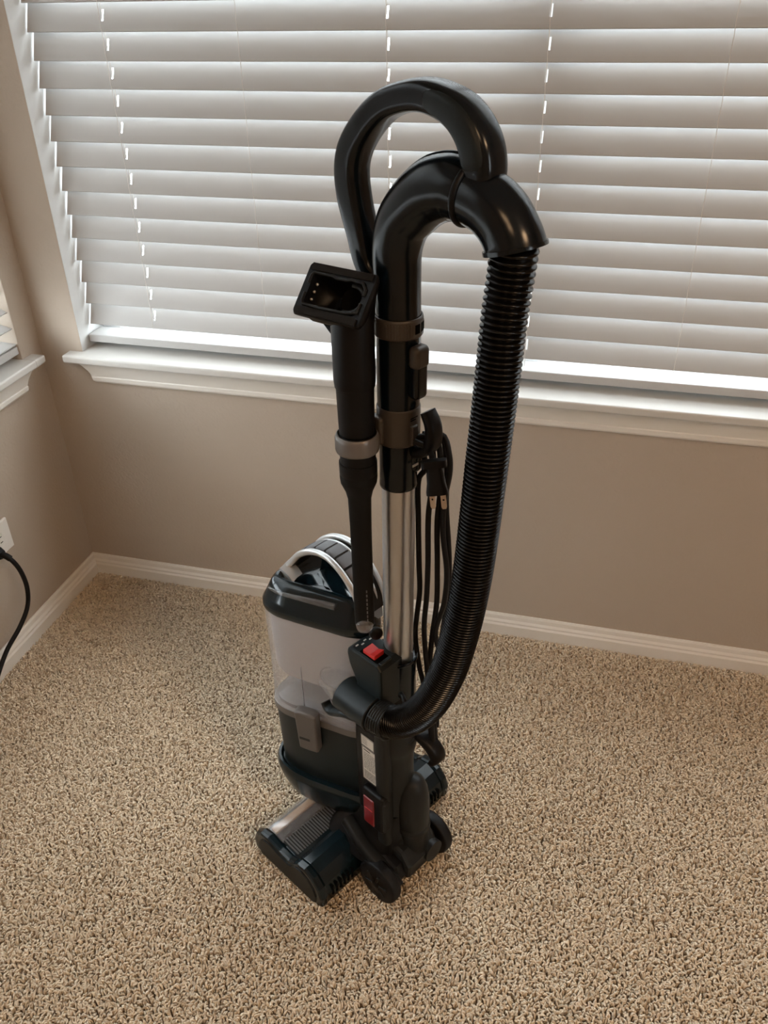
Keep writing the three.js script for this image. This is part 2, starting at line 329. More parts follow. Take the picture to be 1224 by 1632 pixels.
// ------------------------------------------------------------------ wall outlet and the cord plugged into it
{
  const g = thing('wall_outlet', 'white duplex wall outlet set sideways in the left wall above the baseboard', 'outlet', [0, 0.2825, 0.3045], Math.PI / 2);
  // local x runs towards the corner (-z in the room), local z out of the wall
  const s = new THREE.Shape(), w = 0.057, h = 0.0352; s.moveTo(-w, -h); s.lineTo(w, -h); s.lineTo(w, h); s.lineTo(-w, h);
  for (const c of [-0.0195, 0.0195]) { const p = new THREE.Path(); p.absellipse(c, 0, 0.0142, 0.0168, 0, Math.PI * 2, true); s.holes.push(p); }
  mesh('cover_plate', new THREE.ExtrudeGeometry(s, { depth: 0.0035, bevelEnabled: true, bevelThickness: 0.002, bevelSize: 0.002, bevelOffset: -0.002, bevelSegments: 3, curveSegments: 24 }), M.plate, g);
  for (const c of [-0.0195, 0.0195]) {
    const r = mesh('receptacle', at(new THREE.CylinderGeometry(0.0165, 0.0165, 0.005, 28).rotateX(Math.PI / 2).scale(0.84, 1, 1), c, 0, 0.0035), M.plate, g);
    for (const y of [-0.0063, 0.0063]) mesh('slot', box(c + 0.001, y - 0.0008, 0.0055, c + 0.0085, y + 0.0008, 0.0064), M.dark, r);
    mesh('slot', at(new THREE.CylinderGeometry(0.0022, 0.0022, 0.001, 12).rotateX(Math.PI / 2), c - 0.0065, 0, 0.0059), M.dark, r);
  }
  mesh('screw', at(new THREE.CylinderGeometry(0.003, 0.003, 0.001, 14).rotateX(Math.PI / 2), 0, 0, 0.0057), M.silver, g);
  const c = thing('power_cord', 'thick black power cord plugged into the left wall outlet and looping down', 'cord', [0, 0, 0]);
  mesh('plug', [sweep([V(0.007, 0.2825, 0.324), V(0.02, 0.2825, 0.324), V(0.032, 0.2822, 0.3245), V(0.042, 0.281, 0.325)], keyedPair([[0.0125, 0.0125], [0.0135, 0.0135], [0.0125, 0.0125], [0.0085, 0.0085]]), { ref: V(0, 1, 0), n: 3 })], M.rubber, c);
  mesh('strain_relief', cable([[0.041, 0.2815, 0.325], [0.05, 0.279, 0.325], [0.057, 0.273, 0.324]], 0.0065, 10), M.rubber, c);
  mesh('cable', cable([[0.041, 0.2815, 0.325], [0.055, 0.275, 0.325], [0.064, 0.253, 0.320], [0.066, 0.22, 0.3145], [0.064, 0.185, 0.313], [0.058, 0.145, 0.322], [0.052, 0.115, 0.352], [0.047, 0.09, 0.40], [0.05, 0.05, 0.46], [0.07, 0.014, 0.53], [0.10, 0.006, 0.64], [0.12, 0.006, 0.85], [0.09, 0.006, 1.2]], 0.0048, 120, 12), M.rubber, c);
}
function keyedPair(list) { return (t) => { const f = t * (list.length - 1), i = Math.min(Math.floor(f), list.length - 2), k = f - i; return [0, 1].map((q) => list[i][q] + (list[i + 1][q] - list[i][q]) * k); }; }

// ------------------------------------------------------------------ upright vacuum cleaner
// local frame: x to the machine's right, y up, z backwards; it stands turned to face the left wall
const VP = [0.930, 0, 0.613], VT = 60.6 * rad;
const vac = thing('vacuum_cleaner', 'dark teal and black upright vacuum cleaner with clear dust cup and ribbed hose', 'vacuum cleaner', VP, VT);
const zw = (y) => 0.0170 + (y - 0.48) * 0.0145;                    // the wand leans back very slightly
const lean = Math.atan(0.0145);
const onWand = (geo) => { geo.translate(0, -0.48, 0); geo.rotateX(lean); geo.translate(0, 0.48, 0.017); return geo; };
const ringPart = (name, pts, mat, seg = 56) => mesh(name, onWand(lathe(pts, seg)), mat, vac);

// --- wand
ringPart('steel_tube', [[0.0203, 0.455], [0.0203, 0.765]], M.steel, 64);
const lower = ringPart('wand_sleeve', [[0.0205, 0.7445], [0.0228, 0.7455], [0.0230, 0.749], [0.0226, 0.753], [0.0226, 0.812]], M.navy);
{
  const b = mesh('sleeve_latch', onWand(new THREE.CapsuleGeometry(0.0075, 0.012, 6, 16).translate(0.006, 0.782, 0.021)), M.navy, lower);
  mesh('latch_mark', onWand(box(-0.006, 0.781, 0.0275, 0.004, 0.784, 0.0284, 0.0003)), M.print, b);
}
const band = ringPart('wand_clamp', [[0.0228, 0.806], [0.0252, 0.807], [0.0254, 0.810], [0.0254, 0.850], [0.0246, 0.853], [0.0236, 0.853]], M.taupeDark);
mesh('clamp_button', onWand(box(-0.0075, 0.809, 0.0225, 0.0035, 0.834, 0.029, 0.0022).rotateY(0)), M.taupeDark, band);
for (const k of [0, 1]) mesh('clamp_print', onWand(box(-0.0085, 0.8425 - k * 0.0026, 0.0250, 0.0035 - k * 0.003, 0.8437 - k * 0.0026, 0.02545).rotateY(0.05)), M.dark, band);
ringPart('upper_sleeve', [[0.0236, 0.848], [0.0243, 0.852], [0.0245, 0.870], [0.0245, 0.938]], M.navy);
{
  const s = mesh('release_slide', onWand(box(-0.0095, 0.868, 0.0215, 0.0105, 0.922, 0.0365, 0.006)), M.navy, vac);
  mesh('slide_button', onWand(box(-0.0115, 0.9045, 0.0225, 0.0115, 0.9305, 0.0382, 0.0065)), M.taupeDark, s);
}
{
  const ring = ringPart('suction_ring', [[0.0246, 0.936], [0.0262, 0.9365], [0.0272, 0.9385], [0.0272, 0.955], [0.0264, 0.958], [0.0250, 0.9585]], M.taupeDark);
  for (let k = 0; k < 9; k++) { const a = (-105 - k * 7) * rad; mesh('ridge', onWand(box(-0.0005, 0.9395, -0.0006, 0.0009, 0.9545, 0.0006, 0.0003).translate(0.0270, 0, 0).rotateY(-a - Math.PI / 2 + Math.PI)), M.taupeDark, ring); }
  for (let k = 0; k < 4; k++) mesh('vent_hole', onWand(box(-0.0038, 0.9420, 0.0265, 0.0038, 0.9525, 0.0274, 0.0004).rotateY((2 + k * 22) * rad)), M.dark, ring);
}
// --- curved handle pipe
const arch = curve([[0, 0.955, 0.0236], [0, 0.9976, 0.0228], [0, 1.0254, 0.0228], [0, 1.0446, 0.0276], [0, 1.058, 0.0346], [0, 1.0699, 0.0456], [0, 1.0826, 0.0604], [0, 1.0918, 0.077], [0, 1.0965, 0.098], [0, 1.0935, 0.1165]], 72);
const archR = keyed([0.0248, 0.0254, 0.0264, 0.0275, 0.0285, 0.0297, 0.0305, 0.031, 0.0305, 0.0285]);
const pipe = mesh('handle_pipe', sweep(arch, (t) => [archR(t), archR(t) * 0.98], { sides: 40 }), M.navy, vac);
mesh('seam_ridge', sweep(arch.slice(6, 66).map((p, i, A) => { const T = A[Math.min(i + 1, A.length - 1)].clone().sub(A[Math.max(i - 1, 0)]).normalize(), N = V(0, -T.z, T.y); if (N.z > 0 && N.y < 0) N.negate(); const f = (i + 6) / 72; return p.clone().addScaledVector(V(0, T.z, -T.y), archR(f) + 0.0004); }), () => [0.0012, 0.0022], { sides: 8 }), M.navy, pipe);
// --- swivel joint and elbow
const elbowPts = curve([[0, 1.0925, 0.1175], [0, 1.0905, 0.1300], [0, 1.0862, 0.1420], [0, 1.0785, 0.1535], [0, 1.0685, 0.1625], [0, 1.0585, 0.1688], [0, 1.052, 0.1708]], 40);
const elbowR = keyed([0.0275, 0.0282, 0.0285, 0.0283, 0.0279, 0.0282, 0.0296]);
const elbow = mesh('hose_elbow', sweep(elbowPts, (t) => [elbowR(t), elbowR(t)], { sides: 40 }), M.navy, vac);
mesh('swivel_collar', new THREE.TorusGeometry(0.0272, 0.0034, 14, 48).rotateX(0.14).translate(0, 1.0930, 0.1172), M.black, elbow);
mesh('elbow_lip', sweep(elbowPts.slice(-5), (t) => [0.0303 - 0.0004 * Math.abs(t - 0.5), 0.0303], { sides: 40 }), M.navy, elbow);
// --- loop grip
const gripPts = curve([[0, 0.985, 0.004], [0, 1.003, -0.0165], [0, 1.0374, -0.0278], [0, 1.0697, -0.0374], [0, 1.0959, -0.0396], [0, 1.1157, -0.034], [0, 1.1406, -0.0141], [0, 1.1604, 0.0128], [0, 1.1692, 0.0403], [0, 1.1717, 0.0626], [0, 1.1678, 0.0866], [0, 1.1596, 0.1057], [0, 1.1458, 0.1205], [0, 1.1306, 0.1285], [0, 1.113, 0.1305], [0, 1.098, 0.125]], 90);
const gA = keyed([0.012, 0.0135, 0.0148, 0.0165, 0.0162, 0.0158, 0.0147, 0.014, 0.014, 0.0146, 0.0152, 0.0166, 0.0176, 0.0182, 0.0185, 0.018]);
const grip = mesh('grip_loop', sweep(gripPts, (t) => [gA(t), 0.0155 + 0.004 * t], { sides: 32, n: 3.2 }), M.navy, vac);
mesh('grip_pad', sweep(gripPts.slice(54, 85).map((p, i, A) => p.clone()), (t, i) => { const f = (54 + i) / 90; return [gA(f) * 0.80 + 0.0012 * Math.sin(Math.PI * t), 0.0140 + 0.004 * f + 0.0036 * Math.min(1, 5 * t, 8 * (1 - t))]; }, { sides: 28, n: 3.4 }), M.tealMatte, grip);
// --- ribbed hose
{
  const path = new THREE.CatmullRomCurve3([[0, 1.056, 0.1700], [0, 1.0271, 0.1672], [-0.004, 0.9924, 0.1660], [-0.009, 0.9436, 0.1664], [-0.014, 0.8913, 0.1663], [-0.019, 0.8354, 0.1656], [-0.024, 0.7672, 0.1641], [-0.029, 0.6924, 0.1608], [-0.034, 0.6171, 0.1527], [-0.040, 0.5353, 0.1368], [-0.047, 0.462, 0.1085], [-0.054, 0.4215, 0.0770], [-0.060, 0.4075, 0.0520], [-0.060, 0.405, 0.0350]].map((a) => V(...a)), false, 'centripetal');
  const len = path.getLength(), pts = [], rr = [];
  let s = 0, k = 0;
  const prof = [0.0192, 0.0203, 0.0224, 0.0229, 0.0224, 0.0203];
  while (s < len) { const f = s / len, pitch = f < 0.2 ? 0.0072 - 0.010 * f : f < 0.6 ? 0.0052 - (f - 0.2) * 0.0025 : 0.0042 - 0.0006 * (f - 0.6); for (let j = 0; j < 6 && s < len; j++) { pts.push(path.getPointAt(Math.min(1, s / len))); rr.push(prof[j] ); s += pitch / 6; } k++; }
  mesh('ribbed_hose', sweep(pts, (t, i) => [rr[i], rr[i]], { sides: 28, crease: 1.2, ref: V(1, 0, 0.02) }), M.hose, vac);
}
// --- hose connector with cuff and clip
{
  const con = mesh('hose_connector', sweep(curve([[-0.0585, 0.4045, -0.030], [-0.0595, 0.4045, -0.010], [-0.060, 0.4045, 0.010], [-0.060, 0.4045, 0.030]], 24), (t) => [0.0262 - 0.0012 * t, 0.0262 - 0.0012 * t], { sides: 40 }), M.tealMatte, vac);
  mesh('connector_band', new THREE.TorusGeometry(0.0252, 0.0016, 10, 44).translate(-0.060, 0.4045, 0.0285), M.charcoal, con);
  const cuff = mesh('cuff', sweep(curve([[-0.060, 0.4045, 0.029], [-0.060, 0.405, 0.042], [-0.060, 0.4075, 0.056]], 14), (t) => [0.0212, 0.0212], { sides: 36 }), M.black, con);
  for (let k = 0; k < 6; k++) mesh('cuff_rib', new THREE.TorusGeometry(0.0234, 0.0019, 8, 40).rotateX(-0.03 * k).translate(-0.060, 0.4046 + 0.00045 * k, 0.0335 + k * 0.0046), M.charcoal, con);
  for (const a of [0.3, 1.75, 2.5, 3.3, 4.4, 5.4]) mesh('cuff_bridge', box(-0.0012, -0.0012, 0.033, 0.0012, 0.0012, 0.056, 0.0005).translate(0.0236, 0, 0).rotateZ(a).translate(-0.060, 0.4056, 0), M.charcoal, con);
  mesh('cord_clip', sweep(curve([[-0.066, 0.380, -0.004], [-0.068, 0.374, -0.026], [-0.068, 0.364, -0.043], [-0.067, 0.356, -0.057], [-0.0655, 0.3565, -0.066], [-0.0645, 0.3625, -0.0715]], 26), (t) => [0.0042 + 0.0018 * (1 - t), 0.0075], { sides: 16, n: 3, ref: V(1, 0.15, 0) }), M.tealMatte, con);
  mesh('hose_catch', new THREE.TorusGeometry(0.010, 0.0032, 8, 24, 4.2).rotateY(1.1).translate(-0.040, 0.4375, 0.062), M.black, con);
}
// --- canister outline (x, z) seen from above: wide front, narrow back
const half = [[0, -0.022], [0.021, -0.0265], [0.036, -0.045], [0.050, -0.082], [0.066, -0.126], [0.0755, -0.160], [0.0725, -0.183], [0.058, -0.1965], [0.031, -0.2035]];
const outline = (() => { const c = new THREE.CatmullRomCurve3([...half.map(([x, z]) => V(x, 0, z)), V(-0.004, 0, -0.205), ...half.slice(1).reverse().map(([x, z]) => V(x - 0.014, 0, z))].map((p, i) => (i < half.length && i > 0 ? V(-p.x, 0, p.z) : p)), true, 'centripetal'); return c.getSpacedPoints(96).slice(0, 96); })();
const OC = V(-0.007, 0, -0.118);
const off = (d) => outline.map((p, i, A) => { const T = A[(i + 1) % 96].clone().sub(A[(i + 95) % 96]).normalize(), N = V(T.z, 0, -T.x); if (N.dot(p.clone().sub(OC)) < 0) N.negate(); return p.clone().addScaledVector(N, d); });
const ringAt = (y, d = 0, sc = 1, dz = 0, tiltz = 0) => off(d).map((p) => { const x = OC.x + (p.x - OC.x) * sc, z = OC.z + (p.z - OC.z) * sc + dz; return V(x, y + tiltz * (z - OC.z), z); });
// motor section below the cup
const motor = mesh('motor_housing', loft([ringAt(0.150, -0.006), ringAt(0.165, -0.003), ringAt(0.289, 0.0)]), M.tealMatte, vac);
const rim = mesh('cup_rim', loft([ringAt(0.2845, 0.0015), ringAt(0.286, 0.003), ringAt(0.299, 0.003), ringAt(0.3005, 0.001)]), M.taupeLight, motor);
// cup floor plate with its ramp
mesh('cup_floor', loft([ringAt(0.3006, -0.004), ringAt(0.306, -0.0045), ringAt(0.318, -0.018, 0.98), ringAt(0.322, -0.034, 0.97)]), std({ color: lin(0.13, 0.122, 0.118), roughness: 0.3 }), motor);
const cup = mesh('dust_cup', loft([ringAt(0.301, 0.0026), ringAt(0.3045, 0.0026), ringAt(0.308, 0.0008), ringAt(0.40, 0.0003), ringAt(0.487, 0.0008)], { caps: false }), M.clear, vac);
mesh('inner_liner', loft([ringAt(0.356, -0.0135, 0.98), ringAt(0.368, -0.0090), ringAt(0.410, -0.0065), ringAt(0.4835, -0.0055)], { caps: false }), phy({ color: lin(0.52, 0.495, 0.49), roughness: 0.5, transmission: 0.3, thickness: 0 }), cup);
mesh('filter_shroud', at(lathe([[0.030, 0.345], [0.034, 0.35], [0.047, 0.40], [0.049, 0.484], [0.02, 0.485]], 48), 0, 0, -0.122), M.frosted, cup);
mesh('cyclone_cone', at(lathe([[0.018, 0.322], [0.022, 0.345], [0.030, 0.346]], 40), 0, 0, -0.122), M.frosted, cup);
mesh('inlet_duct', sweep(curve([[-0.030, 0.372, -0.100], [-0.040, 0.384, -0.075], [-0.052, 0.398, -0.045], [-0.0585, 0.4045, -0.026]], 20), (t) => [0.020 + 0.005 * t, 0.020 + 0.005 * t], { sides: 32, caps: false }), M.clearCrisp, cup);
{
  const p = off(0.0008).reduce((a, b) => (b.x < -0.05 && Math.abs(b.z + 0.122) < Math.abs(a.z + 0.122) ? b : a), V(-0.06, 0, 0));
  mesh('duct_rim', sweep(Array.from({ length: 33 }, (_, i) => { const a = i / 32 * Math.PI * 2; return V(-0.0405 + 0.0175 * Math.sin(a) * 0.45, 0.3885 + 0.0205 * Math.cos(a), -0.078 + 0.0195 * Math.sin(a)); }), () => [0.0012, 0.0012], { sides: 6, caps: false, ref: V(0.5, 0.2, 0.8) }), M.greyPaint, cup);
  mesh('cup_seam', box(p.x - 0.0005, 0.306, p.z - 0.0005, p.x + 0.0005, 0.40, p.z + 0.0005), M.greyPaint, cup);
}
// latch on the left side of the cup
{
  const P = V(-0.0762, 0.2895, -0.108), yawL = Math.atan2(0.017, 0.045);   // the side wall's own direction
  const s = new THREE.Shape(); s.moveTo(-0.0185, 0.043); s.quadraticCurveTo(-0.0165, 0.047, 0, 0.047); s.quadraticCurveTo(0.0165, 0.047, 0.0185, 0.043); s.lineTo(0.0165, -0.035); s.quadraticCurveTo(0.015, -0.040, 0, -0.041); s.quadraticCurveTo(-0.015, -0.040, -0.0165, -0.035);
  const g = new THREE.ExtrudeGeometry(s, { depth: 0.010, bevelEnabled: true, bevelThickness: 0.003, bevelSize: 0.003, bevelOffset: -0.003, bevelSegments: 3 });
  const pa = g.attributes.position; for (let i = 0; i < pa.count; i++) { const y = pa.getY(i); pa.setZ(i, pa.getZ(i) - 8.0 * (y > 0.0 ? y * y * 0.35 : y * y * 0.9)); } g.computeVertexNormals();
  const lt = mesh('cup_latch', g, M.taupe, vac); lt.position.set(P.x + 0.003, P.y - 0.012, P.z); lt.rotation.y = -Math.PI / 2 + yawL;
  mesh('latch_mark', box(-0.009, -0.0045, 0.0126, 0.009, 0.0, 0.0134, 0.0003), M.charcoal, lt);
}
// --- lid
const lid = mesh('cup_lid', loft([ringAt(0.4835, -0.002), ringAt(0.4845, 0.001), ringAt(0.490, 0.0028), ringAt(0.499, 0.0022), ringAt(0.507, -0.0025), ringAt(0.520, -0.0085), ringAt(0.530, -0.0135), ringAt(0.5355, -0.019), ringAt(0.5365, -0.024), ringAt(0.534, -0.028), ringAt(0.526, -0.033), ringAt(0.518, -0.040), ringAt(0.516, -0.05)]), phy({ color: lin(0.0035, 0.010, 0.014), roughness: 0.1 }), vac);
{
  // clear lens strip on the lid's left flank
  const pts = []; for (let i = 58; i <= 78; i++) pts.push(i);
  const o = off(-0.0085), left = o.map((p, i) => [p, i]).filter(([p]) => p.x < -0.036 && p.z < -0.062 && p.z > -0.178).sort((a, b) => a[0].z - b[0].z).map(([p]) => V(p.x, 0.5215 + 0.04 * (p.z + 0.17), p.z));
  mesh('lens_strip', sweep(left, (t) => [0.0012 + 0.0042 * t ** 0.7, 0.0022], { sides: 14, n: 3, ref: V(-0.93, 0.1, 0.35) }), M.clearCrisp, lid);
  // carry handle: two silver rails with a segmented grip between them
  const prof = [[0.505, -0.203], [0.515, -0.196], [0.5335, -0.181], [0.556, -0.162], [0.578, -0.142], [0.5945, -0.115], [0.5995, -0.0885], [0.592, -0.064], [0.574, -0.042], [0.553, -0.0285], [0.530, -0.0245]];
  const h = mesh('carry_handle', sweep(curve(prof.map(([y, z]) => [-0.0085, y - 0.004, z]), 60), () => [0.0035, 0.0225], { sides: 20, n: 4 }), M.black, lid);
  mesh('handle_rail', sweep(curve(prof.map(([y, z]) => [-0.031, y, z]), 60), (t) => [0.0048 + 0.004 * Math.max(0, 0.3 - t), 0.0042], { sides: 18 }), M.silver, h);
  mesh('handle_rail', sweep(curve(prof.map(([y, z]) => [0.0015, y + 0.002, z]), 60), (t) => [0.0026, 0.0022], { sides: 14 }), M.silver, h);
  mesh('handle_rail', sweep(curve(prof.map(([y, z]) => [0.0145, y + 0.002, z - 0.001]), 60), (t) => [0.0046, 0.0042], { sides: 18 }), M.silver, h);
  const gp = curve(prof.map(([y, z]) => [-0.0135, y + 0.0012, z]), 120);
  for (let k = 0; k < 8; k++) { const a = 34 + k * 9; mesh('grip_segment', sweep(gp.slice(a, a + 9).map((p, i, A) => i === 0 ? p.clone().lerp(A[1], 0.15) : i === 8 ? p.clone().lerp(A[7], 0.15) : p), () => [0.0042, 0.0135], { sides: 16, n: 5, crease: 0.5 }), M.greyGrip, h); }
  mesh('front_pad', loft([[-0.0425, -0.003], [-0.034, 0.001], [-0.024, 0.002]].map(([x, e]) => [[0.5265, -0.188], [0.536, -0.183], [0.5455, -0.176], [0.5395, -0.158], [0.533, -0.150], [0.5265, -0.160]].map(([y, z]) => V(x, y + e, z))), { crease: 0.5 }), M.silver, h);
  mesh('rear_panel', profileX([[-0.064, 0.575], [-0.050, 0.574], [-0.038, 0.560], [-0.029, 0.538], [-0.0255, 0.504], [-0.052, 0.500], [-0.058, 0.535]], -0.013, 0.016, 0.003), M.greyPaint, lid);
}
// --- switch housing behind the cup
{
  const prof = [[-0.030, 0.478], [-0.0285, 0.486], [-0.022, 0.4905], [0.028, 0.4875], [0.0345, 0.480], [0.0345, 0.404], [-0.012, 0.410], [-0.014, 0.436], [-0.026, 0.459]];
  const hs = mesh('switch_housing', profileX(prof, -0.054, -0.010, 0.003), M.tealMatte, vac);
  const m4 = new THREE.Matrix4().makeRotationX(0.06).setPosition(-0.0015, 0.4862, 0.0075);
  const on = (g) => g.applyMatrix4(m4);
  mesh('switch_well', on(box(-0.0485, 0.0005, -0.0165, -0.026, 0.0032, 0.0175, 0.001)), M.dark, hs);
  mesh('power_switch', on(new THREE.ExtrudeGeometry(new THREE.Shape([[-0.011, 0], [0.011, 0], [0.011, 0.0095], [0.001, 0.0045], [-0.011, 0.0065]].map(([a, b]) => new THREE.Vector2(a, b))), { depth: 0.0165, bevelEnabled: true, bevelThickness: 0.001, bevelSize: 0.001, bevelSegments: 2, bevelOffset: -0.001 }).rotateY(-Math.PI / 2).translate(-0.0290, 0.0015, -0.0005)), M.red, hs);
  for (let k = 0; k < 4; k++) mesh('switch_mark', on(box(-0.045 + k * 0.0075, 0.0024, -0.0275 + (k % 2) * 0.0035, -0.0405 + k * 0.0075, 0.0034, -0.0258 + (k % 2) * 0.0035)), M.print, hs);
  mesh('switch_catch', on(box(-0.047, 0.0005, 0.0185, -0.027, 0.0045, 0.0235, 0.001)), M.tealMatte, hs);
  mesh('wand_socket', [lathe([[0.0206, 0.4645], [0.0258, 0.4645], [0.0272, 0.466], [0.0272, 0.470], [0.0250, 0.4715], [0.0242, 0.462], [0.0242, 0.330], [0.0300, 0.318]].reverse(), 48).translate(0, 0, 0.017)], M.navy, vac);
  mesh('socket_bridge', box(-0.040, 0.345, -0.030, 0.020, 0.462, 0.022, 0.008), M.black, vac);
}
// --- rear spine, lower duct
const spine = mesh('rear_spine', [lathe([[0.0, 0.070], [0.034, 0.070], [0.034, 0.10], [0.0275, 0.118], [0.0272, 0.270], [0.031, 0.290], [0.033, 0.302], [0.033, 0.345], [0, 0.345]], 44).translate(-0.004, 0, 0.012)], M.charcoal, vac);
mesh('spine_back', box(-0.041, 0.135, -0.040, 0.030, 0.330, 0.020, 0.009), M.black, spine);
mesh('duct_elbow', [lathe([[0, 0.058], [0.027, 0.058], [0.0272, 0.150], [0.0268, 0.178], [0.024, 0.200], [0.018, 0.216], [0.009, 0.223], [0, 0.224]], 44).translate(0.006, 0, 0.037)], M.charcoal, spine);
mesh('duct_ring', [lathe([[0.0272, 0.112], [0.0286, 0.114], [0.0286, 0.121], [0.0272, 0.123]], 44).translate(0.006, 0, 0.037)], M.charcoal, spine);
mesh('spine_post', [sweep(curve([[-0.035, 0.335, 0.016], [-0.035, 0.25, 0.016], [-0.036, 0.16, 0.018], [-0.038, 0.10, 0.020]], 12), () => [0.012, 0.010], { sides: 16, n: 3 })], M.charcoal, spine);
// rating labels on the spine's left face
function labelTex(w, h, draw) { const c = document.createElement('canvas'); c.width = w; c.height = h; draw(c.getContext('2d')); const t = new THREE.CanvasTexture(c); t.colorSpace = THREE.SRGBColorSpace; t.magFilter = THREE.LinearFilter; return t; }
function printLines(x, y, w, n, step, k) { for (let i = 0; i < n; i++) { let a = k; while (a < w) { const l = 3 + Math.floor(rnd() * 12); x.fillRect(a, y + i * step, Math.min(l, w - a), Math.max(2, step * 0.45)); a += l + 3; } } }
const decal = (tex) => std({ map: tex, roughness: 0.5 });
{
  const tall = labelTex(96, 256, (x) => { x.fillStyle = '#cfc8bd'; x.fillRect(0, 0, 96, 256); x.strokeStyle = '#55504a'; x.lineWidth = 3; x.strokeRect(3, 3, 90, 250); x.fillStyle = '#3b3834'; x.fillRect(10, 14, 42, 9); printLines(x, 34, 84, 15, 9, 10); x.fillStyle = '#b2aaa0'; x.fillRect(8, 176, 80, 70); x.fillStyle = '#6a645c'; printLines(x, 182, 84, 7, 9, 12); });
  const small = labelTex(96, 64, (x) => { x.fillStyle = '#cfc8bd'; x.fillRect(0, 0, 96, 64); x.strokeStyle = '#55504a'; x.lineWidth = 3; x.strokeRect(3, 3, 90, 58); x.fillStyle = '#5d5750'; printLines(x, 12, 46, 4, 11, 10); });
  const add = (name, z0, y0, w, h, t) => { const p = mesh(name, new THREE.BoxGeometry(w, h, 0.0006), decal(t), spine); p.rotation.y = -Math.PI / 2; p.position.set(-0.0418, y0 - h / 2, z0 + w / 2); };
  add('rating_label', -0.0215, 0.2895, 0.0315, 0.071, tall);
  add('barcode_label', -0.0225, 0.3135, 0.0265, 0.0215, small);
}
// red release pedal
{
  const pd = mesh('release_pedal', box(-0.0525, 0.128, -0.017, -0.034, 0.212, 0.028, 0.006), M.black, vac);
  mesh('pedal_insert', box(-0.0545, 0.136, -0.0115, -0.049, 0.196, 0.0105, 0.002), M.redDark, pd);
  mesh('pedal_line', box(-0.0549, 0.171, -0.009, -0.0543, 0.1725, 0.008, 0.0002), M.red, pd);
  mesh('pedal_edge', box(-0.0505, 0.134, 0.018, -0.036, 0.200, 0.0305, 0.004), M.charcoal, pd);
}
// --- front scoop below the motor housing
const scoop = mesh('front_scoop', loft([ringAt(0.150, -0.001, 1.0), ringAt(0.156, 0.003), ringAt(0.156, 0.007), ringAt(0.149, 0.0095), ringAt(0.138, 0.009), ringAt(0.119, 0.0065, 0.99, 0.002), ringAt(0.098, 0.000, 0.97, 0.006), ringAt(0.080, -0.009, 0.94, 0.010), ringAt(0.071, -0.020, 0.89, 0.014), ringAt(0.068, -0.034, 0.84, 0.016)].map((r) => r.map((p) => V(p.x, p.y + 0.055 * Math.max(0, -0.12 - p.z) * (p.y > 0.115 ? 3 : 1), p.z)))), M.teal, vac);
// --- neck and rear carriage with wheels
{
  const neck = mesh('neck', loft([[0.058, 0.075, -0.105, 0.035], [0.085, 0.055, -0.090, 0.040], [0.110, 0.045, -0.065, 0.040], [0.150, 0.040, -0.050, 0.035]].map(([y, hw, z0, z1]) => { const r = []; for (let i = 0; i < 28; i++) { const a = i / 28 * Math.PI * 2, c = Math.cos(a), s = Math.sin(a); r.push(V(hw * Math.sign(c) * Math.abs(c) ** 0.6, y, (z0 + z1) / 2 + (z1 - z0) / 2 * Math.sign(s) * Math.abs(s) ** 0.6)); } return r; })), M.black, vac);
  const car = mesh('wheel_carriage', profileX([[-0.075, 0.020], [-0.070, 0.058], [-0.030, 0.074], [0.020, 0.080], [0.052, 0.070], [0.060, 0.045], [0.052, 0.024], [0.020, 0.016]], -0.054, 0.045, 0.006), M.black, vac);
  mesh('carriage_cover', profileX([[-0.010, 0.060], [0.020, 0.096], [0.050, 0.088], [0.0665, 0.064], [0.064, 0.036], [0.040, 0.030]], -0.036, 0.038, 0.007), M.charcoal, car);
  mesh('axle_boss', at(new THREE.CylinderGeometry(0.019, 0.019, 0.012, 28).rotateX(Math.PI / 2), 0.022, 0.056, 0.064), M.charcoal, car);
  mesh('left_strut', sweep(curve([[-0.052, 0.098, -0.055], [-0.060, 0.080, -0.010], [-0.060, 0.062, 0.035], [-0.058, 0.040, 0.062]], 18), () => [0.012, 0.011], { sides: 18, n: 3 }), M.charcoal, car);
  for (const s of [-1, 1]) {
    const R = 0.039, W = 0.022;
    const w = mesh('wheel', lathe([[0, -W / 2], [R * 0.62, -W / 2], [R * 0.68, -W / 2 + 0.001], [R * 0.93, -W / 2 + 0.001], [R, -W / 2 + 0.005], [R, W / 2 - 0.005], [R * 0.93, W / 2 - 0.001], [R * 0.68, W / 2 - 0.001], [R * 0.62, W / 2], [0, W / 2]], 44).rotateZ(Math.PI / 2), M.rubber, vac);
    w.position.set(s < 0 ? -0.067 : 0.058, R + 0.001, 0.034);
    mesh('hub', lathe([[0, 0.0145], [0.007, 0.014], [0.0085, 0.0115], [0.019, 0.0115], [0.021, 0.0105]].reverse(), 30).rotateZ(s < 0 ? Math.PI / 2 : -Math.PI / 2), M.black, w);
    for (let k = 0; k < 6; k++) mesh('spoke', box(-0.0016, 0.008, -0.0022, 0.0016, 0.025, 0.0022, 0.0008).translate(s * 0.0115, 0, 0).rotateX(k * Math.PI / 3 + 0.3), M.charcoal, w);
  }
}
